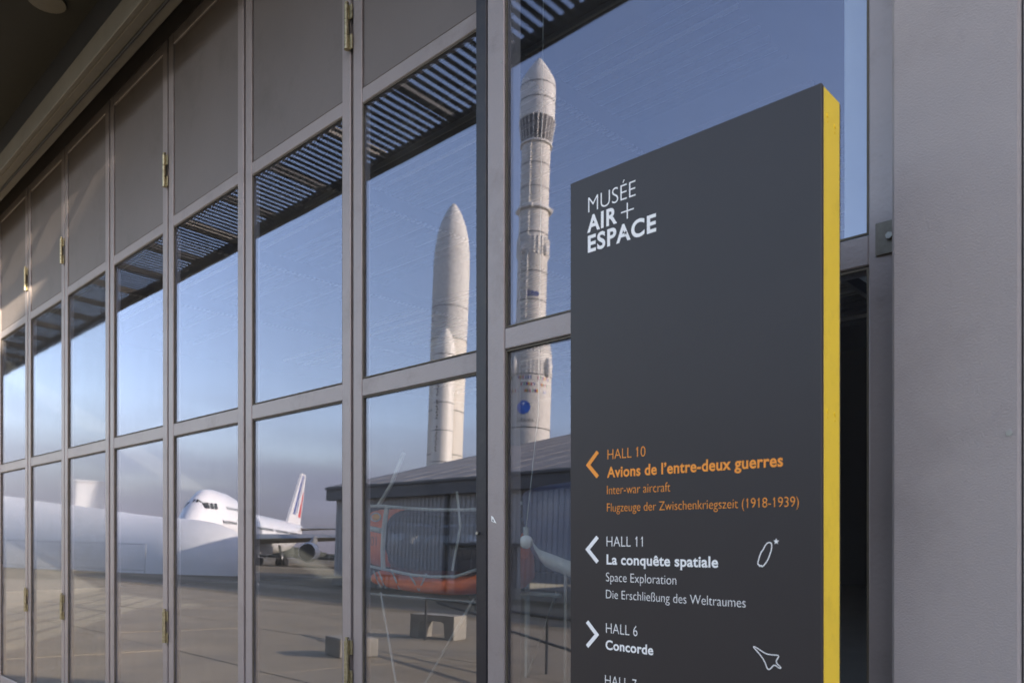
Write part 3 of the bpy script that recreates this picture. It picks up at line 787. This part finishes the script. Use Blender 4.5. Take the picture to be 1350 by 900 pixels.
for k in range(60):
    x0 = -0.35 + k * 1.12; x1 = x0 + 1.10
    if x1 > SL + 0.4: break
    zz = 0.012 * (k % 2) + random.uniform(0, .006)
    me = MB().prism([(x0, 0.5, EV + 0.02), (x1, 0.5, EV + 0.02), (x1, -DP / 2, RH), (x0, -DP / 2, RH)], (0, 0, zz), (0, 0, zz + 0.10)).build('roof_sheet', M_roof, sh)
MB().prism([(-0.35, -DP / 2 - .01, RH), (SL + .3, -DP / 2 - .01, RH), (SL + .3, -DP - .4, EV), (-0.35, -DP - .4, EV)], (0, 0, 0), (0, 0, 0.1)).build('rear_roof', M_roof, sh)
MB().tube((9.3, 0.18, 0.1), (9.3, 0.18, EV - 0.6), 0.11).build('downpipe', M_gutter, sh)
MB().tube((22, 0.18, 0.1), (22, 0.18, EV - 0.6), 0.11).build('downpipe', M_gutter, sh)
for x0 in (10.0, 24.0):
    wf = bbx('door', M_gutter, sh, x0, x0 + 4.2, 0.04, 0.12, 0.02, 2.3)
    for q in range(4): box('pane', M_ink, wf, x0 + 0.15 + q * 1.0, x0 + 1.05 + q * 1.0, 0.121, 0.135, 0.75, 2.15)
    box('door_lintel', M_dark, wf, x0 - 0.5, x0 + 4.4, 0.06, 0.5, 2.32, 2.42)
tbz = thing('small_table', 'small dark table standing against the corrugated shed', 'table', (-31.0, -21.6, 0))
bbx('top', M_dark, tbz, -0.55, 0.55, -0.3, 0.3, 0.72, 0.77)
for x in (-.5, .5):
    for y in (-.25, .25): MB().tube((x, y, 0), (x, y, .72), 0.03).build('leg', M_dark, tbz)

# ------------------------------------------------------------------ slender three-stage rocket
r1 = thing('slender_rocket', 'slender cream three stage rocket standing behind the shed', 'rocket', (-43.8, -45.8, 0.9), rad(0))
def cyl(name, prof, m, par, n=40): return MB().lathe(prof, n).build(name, m, par)
cyl('first_stage', [(1.9, 1.0), (1.9, 11.6), (1.88, 11.8), (1.9, 12.0), (1.9, 16.2)], M_roc, r1)
cyl('interstage', [(1.9, 16.21), (1.9, 17.5), (1.86, 18.0), (1.33, 20.9)], M_roc, r1)
cyl('second_stage', [(1.25, 20.91), (1.25, 26.3), (1.32, 26.5), (1.32, 28.0), (1.25, 28.1), (1.25, 30.3)], M_roc, r1)
cyl('third_stage', [(1.25, 30.31), (1.22, 30.6), (1.22, 36.2)], M_roc, r1)
cyl('adapter', [(1.22, 36.21), (1.40, 37.3), (1.5, 38.2)], M_gutter, r1)
cyl('fairing', [(1.5, 38.21), (1.5, 41.0), (1.42, 41.7), (0.95, 42.6), (0.42, 43.4), (0.2, 43.7), (0.02, 43.8)], M_rocw, r1)
for z, r_ in ((11.8, 1.91), (16.2, 1.91), (22.6, 1.26), (25.0, 1.26), (28.3, 1.27), (32.2, 1.23), (34.2, 1.23), (39.7, 1.51), (41.0, 1.51), (19.5, 1.6)):
    cyl('seam_band', [(r_ - .02, z), (r_ + .008, z + .01), (r_ + .008, z + .07), (r_ - .02, z + .08)], M_rocd, r1)
cyl('clamp_ring', [(1.2, 30.35), (1.45, 30.36), (1.45, 30.62), (1.2, 30.63)], M_rocw, r1)
cyl('clamp_ring', [(1.2, 36.0), (1.36, 36.01), (1.36, 36.18), (1.2, 36.19)], M_rocw, r1)
# direction facing the doors: +y and a little +x; features are spread round the visible half
VA = math.atan2(46.2 + 2.05, 43.4)    # bearing of the doors from the rocket
for k in range(40):
    a = 2 * PI * k / 40
    MB().tube((1.9 * math.cos(a), 1.9 * math.sin(a), 16.3), (1.9 * math.cos(a), 1.9 * math.sin(a), 17.4), 0.035, n=5).build('stringer', M_rocw, r1)
    MB().tube((1.85 * math.cos(a), 1.85 * math.sin(a), 18.1), (1.34 * math.cos(a), 1.34 * math.sin(a), 20.85), 0.035, n=5).build('stringer', M_rocw, r1)
for k in range(24):
    a = 2 * PI * k / 24
    MB().tube((1.34 * math.cos(a), 1.34 * math.sin(a), 26.5), (1.34 * math.cos(a), 1.34 * math.sin(a), 28.0), 0.05, n=5).build('stringer', M_rocw, r1)
    MB().tube((1.25 * math.cos(a), 1.25 * math.sin(a), 36.2), (1.53 * math.cos(a), 1.53 * math.sin(a), 38.2), 0.045, n=5).build('strut', M_rocw, r1)
for k in range(4):
    a = VA + rad(38) + k * PI / 2
    MB().sphere((1.95 * math.cos(a), 1.95 * math.sin(a), 16.9), 0.42, sc=(.8, .8, 2.0)).build('blister', M_rocw, r1)
    MB().sphere((1.35 * math.cos(a), 1.35 * math.sin(a), 27.0), 0.25, sc=(.9, .9, 2.2)).build('blister', M_rocw, r1)
    MB().sphere((1.48 * math.cos(a - .5), 1.48 * math.sin(a - .5), 30.5), 0.14, sc=(1, 1, 1.6)).build('nozzle_pod', M_rocw, r1)
for (da, r_, z0, z1) in ((0.35, 1.29, 21, 36), (0.5, 1.95, 1.2, 16)):
    a = VA + da; MB().tube((r_ * math.cos(a), r_ * math.sin(a), z0), (r_ * math.cos(a), r_ * math.sin(a), z1), 0.06, n=6).build('cable_duct', M_rocw, r1)
for k in range(4):
    a = k * PI / 2 + .4
    MB().prism([(1.8 * math.cos(a), 1.8 * math.sin(a), 0.9), (3.6 * math.cos(a), 3.6 * math.sin(a), 0.5), (3.6 * math.cos(a), 3.6 * math.sin(a), 1.6), (1.8 * math.cos(a), 1.8 * math.sin(a), 4.2)], (0.05 * math.sin(a), -0.05 * math.cos(a), 0), (-0.05 * math.sin(a), 0.05 * math.cos(a), 0)).build('fin', M_roc, r1)
cyl('launch_plinth', [(3.2, -0.9), (3.2, 0.9), (1.8, 0.95)], M_conc, r1)
def wrap(bm_pts, R, ang, z):     # flat (u, v) -> on a cylinder of radius R; u grows to the left seen from outside
    return [(R * math.cos(ang + u / R), R * math.sin(ang + u / R), z + v) for u, v in bm_pts]
def patch(u0, u1, v0, v1, R, ang, z, name, m, par, n=3):
    pts = []
    for i in range(n + 1):
        u = u0 + (u1 - u0) * i / n; pts += wrap([(u, v0), (u, v1)], R, ang, z)
    return MB().add(pts, [(2 * i, 2 * i + 2, 2 * i + 3, 2 * i + 1) for i in range(n)]).build(name, m, par)
# flags: three rows of small coloured rectangles
FM = [M_blue, M_red, mat('flag_green', (0.03, 0.25, 0.08)), mat('flag_yellow', (0.7, 0.5, 0.03)), M_white, M_ink]
for rw in range(3):
    for q in range(9):
        if (rw * 9 + q) % 4 == 3 or (rw == 1 and q > 6): continue
        u = -1.9 + q * 0.42 + 0.12 * rw; w3 = 0.1
        for s3 in range(3):
            c3 = [(0, 4, 1), (3, 1, 0), (2, 4, 1), (5, 3, 1), (0, 4, 0)][(q + 2 * rw) % 5][s3]
            patch(u + s3 * w3, u + s3 * w3 + w3, 0, 0.24, 1.918, VA, 15.8 - rw * 0.55, 'flag_patch', FM[c3], r1, 1)
# round blue emblem
ea = VA - 0.18 * -1
pts = [(1.925 * math.cos(ea), 1.925 * math.sin(ea), 13.45)]
for i in range(24):
    t = 2 * PI * i / 24; pts += wrap([(0.56 * math.cos(t), 0.56 * math.sin(t))], 1.925, ea, 13.45)
MB().add(pts, [(0, 1 + i, 1 + (i + 1) % 24) for i in range(24)]).build('round_emblem', mat('emblem_blue', (0.02, 0.13, 0.55), 0.4, var=0.3, vscale=3), r1)
def wrap_text(s, size, R, ang, z, name, m, par, bold=1, vertical=False):
    me = text_mesh(s, bold, name)
    xc = (min(v.co.x for v in me.vertices) + max(v.co.x for v in me.vertices)) / 2
    for v in me.vertices:
        if vertical: u, h = v.co.y * size, (v.co.x - xc) * size
        else: u, h = (v.co.x - xc) * size, v.co.y * size
        v.co = Vector((R * math.cos(ang + u / R), R * math.sin(ang + u / R), z + h))
    me.materials.clear(); me.materials.append(m)
    return link(name, me, par)
wrap_text('esa', 0.85, 1.27, VA - 0.05, 22.9, 'lettering', M_blue, r1)
wrap_text('ARIANE', 0.42, 1.93, VA + 0.1, 12.25, 'lettering', M_gutter, r1, 0)
star_ = MB().add([(1.94 * math.cos(ea), 1.94 * math.sin(ea), 13.75)] + wrap([(0.16 * math.cos(PI * i / 4) * (1 if i % 2 == 0 else .4), 0.3 + 0.16 * math.sin(PI * i / 4) * (1 if i % 2 == 0 else .4)) for i in range(8)], 1.94, ea, 13.45), [(0, 1 + i, 1 + (i + 1) % 8) for i in range(8)]).build('emblem_star', M_white, r1)  # white star shape on the round emblem

# ------------------------------------------------------------------ heavy rocket with boosters
r5 = thing('blunt_heavy_rocket', 'wide white heavy rocket with weathered fairing and twin boosters far across the apron', 'rocket', (-86.8, -74.2, 3.2))
cyl('core_stage', [(2.7, 1.5), (2.7, 31.2)], M_roc, r5)
cyl('fairing', [(2.7, 31.21), (2.72, 36), (2.72, 43), (2.62, 45), (2.33, 47.3), (1.97, 48.8), (1.57, 49.9), (1.1, 51), (0.62, 51.8), (0.28, 52.25), (0.02, 52.4)], M_fair, r5)
va5 = math.atan2(75.4 + 2.05, 85.5)
for k, a in enumerate((va5 + 0.10, va5 + 0.10 + PI)):
    bx_, by_ = 4.15 * math.cos(a), 4.15 * math.sin(a)
    b5 = MB().lathe([(1.7, 0.5), (1.53, 2.5), (1.53, 28.2), (1.45, 29.2), (1.1, 30.6), (0.5, 31.8), (0.1, 32.2), (0.01, 32.25)], 32, (bx_, by_)).build('booster', M_rocw, r5)
    for z in (7, 12.5, 17, 21, 25, 28):
        MB().lathe([(1.5, z), (1.545, z + .02), (1.545, z + .12), (1.5, z + .14)], 32, (bx_, by_)).build('seam_band', M_rocd, b5)
    mt = MB()
    for q in range(26):
        aa = a + 0.45 + 0.08 * (q % 2); zz = 14 + q * 0.42
        if q in (9, 10, 18): continue
        mt.box(bx_ + 1.56 * math.cos(aa) - .08, bx_ + 1.56 * math.cos(aa) + .08, by_ + 1.56 * math.sin(aa) - .12, by_ + 1.56 * math.sin(aa) + .12, zz, zz + 0.25)
    mt.build('lettering_column', M_gutter, b5)
for z in (8, 14, 20.5, 26, 31.2, 36):
    cyl('seam_band', [(2.68, z), (2.735, z + .02), (2.735, z + .12), (2.68, z + .14)], M_rocd, r5)
cyl('launch_plinth', [(6.5, -3.2), (6.5, 1.2), (2.0, 1.4)], M_conc, r5)

# ------------------------------------------------------------------ wide-body airliner
hd = math.atan2(46.6, 48.1)
nose = Vector((-98.1, -40.0, 0))
jt_ = thing('four_engine_airliner', 'white four engine airliner with humped nose and blue and red striped tail', 'airliner', nose, hd)
# local x: 0 at the nose tip, negative backwards
def frng(x, r_, zc_, ht=0, n=32):
    o_ = []
    for i in range(n):
        t = 2 * PI * i / n; y = r_ * math.cos(t); z = r_ * math.sin(t)
        if z > 0 and ht: z = z * (1 + ht / r_); y *= (1 - 0.22 * max(0, math.sin(t)) * min(1, ht / 1.8))
        o_.append((x, y, zc_ + z))
    return o_
F = [(0, .1, 4.7, 0), (-0.6, .85, 4.6, 0.05), (-1.6, 1.5, 4.7, .2), (-3, 2.15, 4.9, .75), (-4.5, 2.6, 5.0, 1.55), (-6.5, 3.0, 5.15, 2.05), (-9, 3.2, 5.2, 2.05), (-14, 3.25, 5.25, 1.9), (-18, 3.25, 5.25, 1.3), (-21.5, 3.25, 5.25, .45),
     (-24, 3.25, 5.25, 0), (-46, 3.25, 5.25, 0), (-52, 3.0, 5.5, 0), (-58, 2.4, 6.1, 0), (-63, 1.6, 6.9, 0), (-67, .8, 7.6, 0), (-68.6, .3, 7.9, 0)]
fus = MB().loft([frng(*f) for f in F]).build('fuselage', M_wht, jt_)
def fus_at(x):
    for f, g in zip(F[:-1], F[1:]):
        if g[0] <= x <= f[0]:
            t = (x - f[0]) / (g[0] - f[0]); return [f[i] + (g[i] - f[i]) * t for i in range(4)]
def fus_pt(x, t, off=0.05):
    _, r_, zc_, ht = fus_at(x)
    r2 = r_ + off; y = r2 * math.cos(t); z = r2 * math.sin(t)
    if z > 0 and ht: z *= (1 + ht / r_); y *= (1 - 0.22 * max(0, math.sin(t)) * min(1, ht / 1.8))
    return (x, y, zc_ + z)
def fus_t(x, ztarget, s):
    best = min((abs(fus_pt(x, rad(a))[2] - ztarget), a) for a in range(0, 90))[1]
    return rad(best) if s > 0 else PI - rad(best)
cw_ = MB()
for s in (-1, 1):
    for xa, xb in ((-3.6, -4.25), (-4.32, -5.0), (-5.07, -5.8)):
        q = []
        for x, z in ((xa, 7.5), (xb, 7.55), (xb - .3, 8.35), (xa - .4, 8.3)): q.append(fus_pt(x, fus_t(x, z, s), .06))
        cw_.add(q, [(0, 1, 2, 3)])
    cw_.add([fus_pt(-3.5, PI / 2 - s * .05, .06), fus_pt(-3.55, fus_t(-3.55, 7.5, s), .06), fus_pt(-3.95, fus_t(-3.95, 8.2, s), .06), fus_pt(-3.95, PI / 2 - s * .05, .06)], [(0, 1, 2, 3)])
cw_.build('cockpit_windows', M_ink, fus)
ww_ = MB()
def wdw(x, z, w_, h_, s):
    ww_.add([fus_pt(x + dx, fus_t(x + dx, z + dz, s), .05) for dx, dz in ((-w_, -h_), (w_, -h_), (w_, h_), (-w_, h_))], [(0, 1, 2, 3)])
for s in (-1, 1):
    for q in range(84):
        x = -6.5 - q * 0.62
        if q in (8, 9, 27, 28, 45, 46, 62): continue
        wdw(x, 5.95, .15, .22, s)
    for q in range(14): wdw(-9 - q * 0.75, 8.0, .15, .2, s)
tag(ww_.build('cabin_windows', M_ink, fus), kind='stuff')
def wing_mesh(y0, y1, x0, c0, x1, c1, z0, z1, t0, t1):
    def sec(y, x, c, z, t): return [(x, y, z), (x - c * .25, y, z + t * .6), (x - c, y, z), (x - c * .4, y, z - t * .45)]
    return MB().loft([sec(y0, x0, c0, z0, t0), sec(y1, x1, c1, z1, t1)], smooth=False)
for s in (-1, 1):
    wg = wing_mesh(s * 2.5, s * 29.8, -19.5, 14.5, -43.0, 4.0, 4.0, 6.2, 1.5, .35).build('wing', M_alu, jt_)
    wing_mesh(s * 0.8, s * 11, -58.5, 8.5, -66.5, 2.6, 7.2, 8.0, .6, .2).build('tailplane', M_alu, jt_)
    for ey, ex in ((11.8, -21.5), (21.0, -30.0)):
        y = s * ey; zc_ = 2.35
        prof_ = [(1.34, ex), (1.5, ex - .25), (1.58, ex - 1.2), (1.52, ex - 3.0), (1.15, ex - 4.6)]
        rings = [[(xx, y + r_ * math.cos(2 * PI * i / 24), zc_ + r_ * math.sin(2 * PI * i / 24)) for i in range(24)] for r_, xx in prof_]
        en = MB().loft(rings, cap=False).build('engine', M_wht, jt_)
        MB().loft([[(xx, y + r_ * math.cos(2 * PI * i / 24), zc_ + r_ * math.sin(2 * PI * i / 24)) for i in range(24)] for r_, xx in ((1.34, ex), (1.25, ex - .7), (.3, ex - .75))]).build('intake', M_ink, en)
        MB().loft([[(xx, y + r_ * math.cos(2 * PI * i / 16), zc_ + r_ * math.sin(2 * PI * i / 16)) for i in range(16)] for r_, xx in ((.05, ex - .3), (.35, ex - .74))]).build('spinner', M_alu, en)
        MB().loft([[(xx, y + r_ * math.cos(2 * PI * i / 20), zc_ + r_ * math.sin(2 * PI * i / 20)) for i in range(20)] for r_, xx in ((.95, ex - 4.4), (.8, ex - 6.2), (.3, ex - 7.6))]).build('exhaust', M_alu, en)
        MB().prism([(ex - 1.0, y, zc_ + 1.35), (ex - 6.5, y, zc_ + 1.1), (ex - 8.0, y, zc_ + 2.6), (ex - 5.0, y, zc_ + 2.6)], (0, -.15, 0), (0, .15, 0)).build('pylon', M_alu, en)
fin = MB().prism([(-55.5, 0, 8.0), (-66.0, 0, 18.9), (-66.6, 0, 19.4), (-70.2, 0, 19.4), (-66.8, 0, 8.2)], (0, -.22, 0), (0, .22, 0)).build('tail_fin', M_wht, jt_)
def fpt(a, h):   # a: 0 leading edge .. 1 trailing edge ; h: 0..1 height
    z = 8.6 + h * 10.6; x0 = -56.1 - h * 10.3; x1 = -66.9 - h * 3.2
    return (x0 + (x1 - x0) * a, z)
for s in (-1, 1):
    for (a0, a1, b0, b1, h0, h1, m) in ((.22, .36, .22, .48, .16, .98, M_blue), (.42, .47, .58, .64, .16, .98, M_blue), (.53, .56, .74, .78, .2, .98, M_blue), (.70, .93, .88, .94, .12, .66, M_red)):
        p = [fpt(a0, h0), fpt(a1, h0), fpt(b1, h1), fpt(b0, h1)]
        MB().add([(x, s * .235, z) for x, z in p], [(0, 1, 2, 3)]).build('livery_stripe', m, fin)
for (x, y) in ((-29, 2.0), (-29, -2.0), (-32.5, 5.2), (-32.5, -5.2), (-7.5, 0)):
    lg = MB().tube((x, y, 1.0), (x, y * .9, 3.4), 0.22).build('landing_gear', M_alu, jt_)
    for dx in (-.75, .75):
        for dy in (-.55, .55):
            MB().tube((x + dx, y + dy - .2, .62), (x + dx, y + dy + .2, .62), .62, n=16).build('wheel', M_tyre, lg)
box('gear_fairing', M_alu, jt_, -35, -21, -3.0, 3.0, 1.75, 3.2)

# ------------------------------------------------------------------ white membrane halls, block, fences, far skyline
def barrel(R, H, Lh, dome, n=20, seg=10):
    """half-round hall along +x from 0 to Lh, rounded end at x=Lh"""
    rings = []
    for i in range(8): rings.append((Lh * i / 7, 1.0))
    for k in range(1, seg + 1):
        t = PI / 2 * k / seg; rings.append((Lh + dome * math.sin(t), max(0.02, math.cos(t))))
    mb = MB(); vs = []
    for x, s in rings:
        for i in range(n + 1):
            a = PI * i / n; vs.append((x, -R * math.cos(a) * s, H * (math.sin(a) ** 0.8) * (s ** 0.7)))
    fs = []
    for k in range(len(rings) - 1):
        for i in range(n): fs.append((k * (n + 1) + i, k * (n + 1) + i + 1, (k + 1) * (n + 1) + i + 1, (k + 1) * (n + 1) + i))
    mb.add(vs, fs, True); mb.add(vs, [tuple(range(n + 1))])
    return mb
t1 = thing('tent_hall', 'long low white membrane hall tapering down towards the airliner nose', 'tent', (-85.3, -9.7, 0), math.atan2(-.427, .904))
def tap(x): return 1.0 - 0.36 * max(0, min(1, (x - 6) / 24))
tm = barrel(5.5, 6.3, 31.0, 5.5)
tm.v = [(x, y * tap(x), z * tap(x)) for x, y, z in tm.v]
tm.build('membrane', M_mem, t1)
for k in range(11):
    bd_ = []; xx = k * 3.4 + .3
    if xx > 31: break
    for i in range(13):
        a = PI * i / 12; bd_.append((xx, -5.505 * tap(xx) * math.cos(a), 6.305 * tap(xx) * math.sin(a) ** .8))
    MB().path(bd_, 0.015, n=5).build('seam_cord', M_mem, t1)
bk = thing('white_block', 'bright white boxy cabin rising behind the membrane hall', 'cabin', (-76.2, -22.1, 0), rad(20))
bbx('body', M_wht, bk, -1.25, 1.25, -1.25, 1.25, 0, 7.5, b=.05)
bbx('roof_cap', M_wht, bk, -1.32, 1.32, -1.32, 1.32, 7.51, 7.7, b=.03)
# site fence panels
fp = thing('fence_panel', 'x', 'fence panel', group='mesh site fence panels round the white halls')
MB().tube((0, 0, .1), (0, 0, 2.0), .025, n=6).build('post', M_gal, fp); MB().tube((3.4, 0, .1), (3.4, 0, 2.0), .025, n=6).build('post', M_gal, fp)
MB().tube((0, 0, 2.0), (3.4, 0, 2.0), .022, n=6).build('rail', M_gal, fp); MB().tube((0, 0, .3), (3.4, 0, .3), .022, n=6).build('rail', M_gal, fp)
wm = MB()
for q in range(1, 17): wm.box(q * .2 - .005, q * .2 + .005, -.005, .005, .3, 2.0)
for q in range(1, 6): wm.box(0, 3.4, -.006, .006, .3 + q * .28, .31 + q * .28)
tag(wm.build('wire_mesh', M_gal, fp), kind='stuff')
bbx('foot', M_conc, fp, -.3, .3, -.12, .12, .003, .13)
POS = [(-83.5 + .904 * 3.5 * k, -3.3 - .427 * 3.5 * k, math.atan2(-.427, .904)) for k in range(10)]
for k, (x, y, rz) in enumerate(POS):
    o = fp if k == 0 else dup(fp)
    o.location = (x, y, 0); o.rotation_euler = (0, 0, rz)
    tag(o, 'galvanised mesh fence panel standing at the foot of the white membrane hall', 'fence panel')
bf = thing('airside_fence', 'long low grey fence line beyond the parked airliner', 'fence', (-150, -130, 0), rad(135))
for q in range(40): MB().box(q * 4, q * 4 + .12, 0, .12, 0, 2.4).build('post', M_gal, bf)
for z in (.3, 1.0, 1.7, 2.3): box('rail', M_gal, bf, 0, 160, .03, .09, z, z + .08)
# far skyline: low sheds and a wood
for k, (x, y, wx, wy, h, m) in enumerate(((-420, -330, 60, 30, 9, M_corr), (-330, -420, 50, 30, 8, M_gutter), (-520, -150, 80, 40, 10, M_corr), (-260, -480, 70, 30, 11, M_corr))):
    fs_ = thing('distant_shed', ['pale', 'dark', 'long pale', 'tall pale'][k] + ' flat distant shed on the airfield skyline', 'building', (x, y, 0), rad(40))
    box('wall', m, fs_, -wx / 2, wx / 2, -wy / 2, wy / 2, 0, h)
    MB().prism([(-wx / 2, -wy / 2 - .5, h + .01), (-wx / 2, 0, h + 2), (-wx / 2, wy / 2 + .5, h + .01)], (0, 0, 0), (wx, 0, 0)).build('roof', M_roof, fs_)
tl = MB()
for k in range(1400):
    a = rad(100 + 110 * random.random() + 70); R_ = random.uniform(560, 640)
    x, y = R_ * math.cos(a), R_ * math.sin(a)
    h = random.uniform(4, 12) * (0.7 + 0.3 * math.sin(a * 23)); r_ = random.uniform(4, 9)
    tl.sphere((x, y, h * .6), r_, n=6, m=4, sc=(1, 1, h / r_ * .6))
tag(tl.build('far_wood', M_tree), 'dark line of woodland on the far horizon', 'wood', kind='stuff')
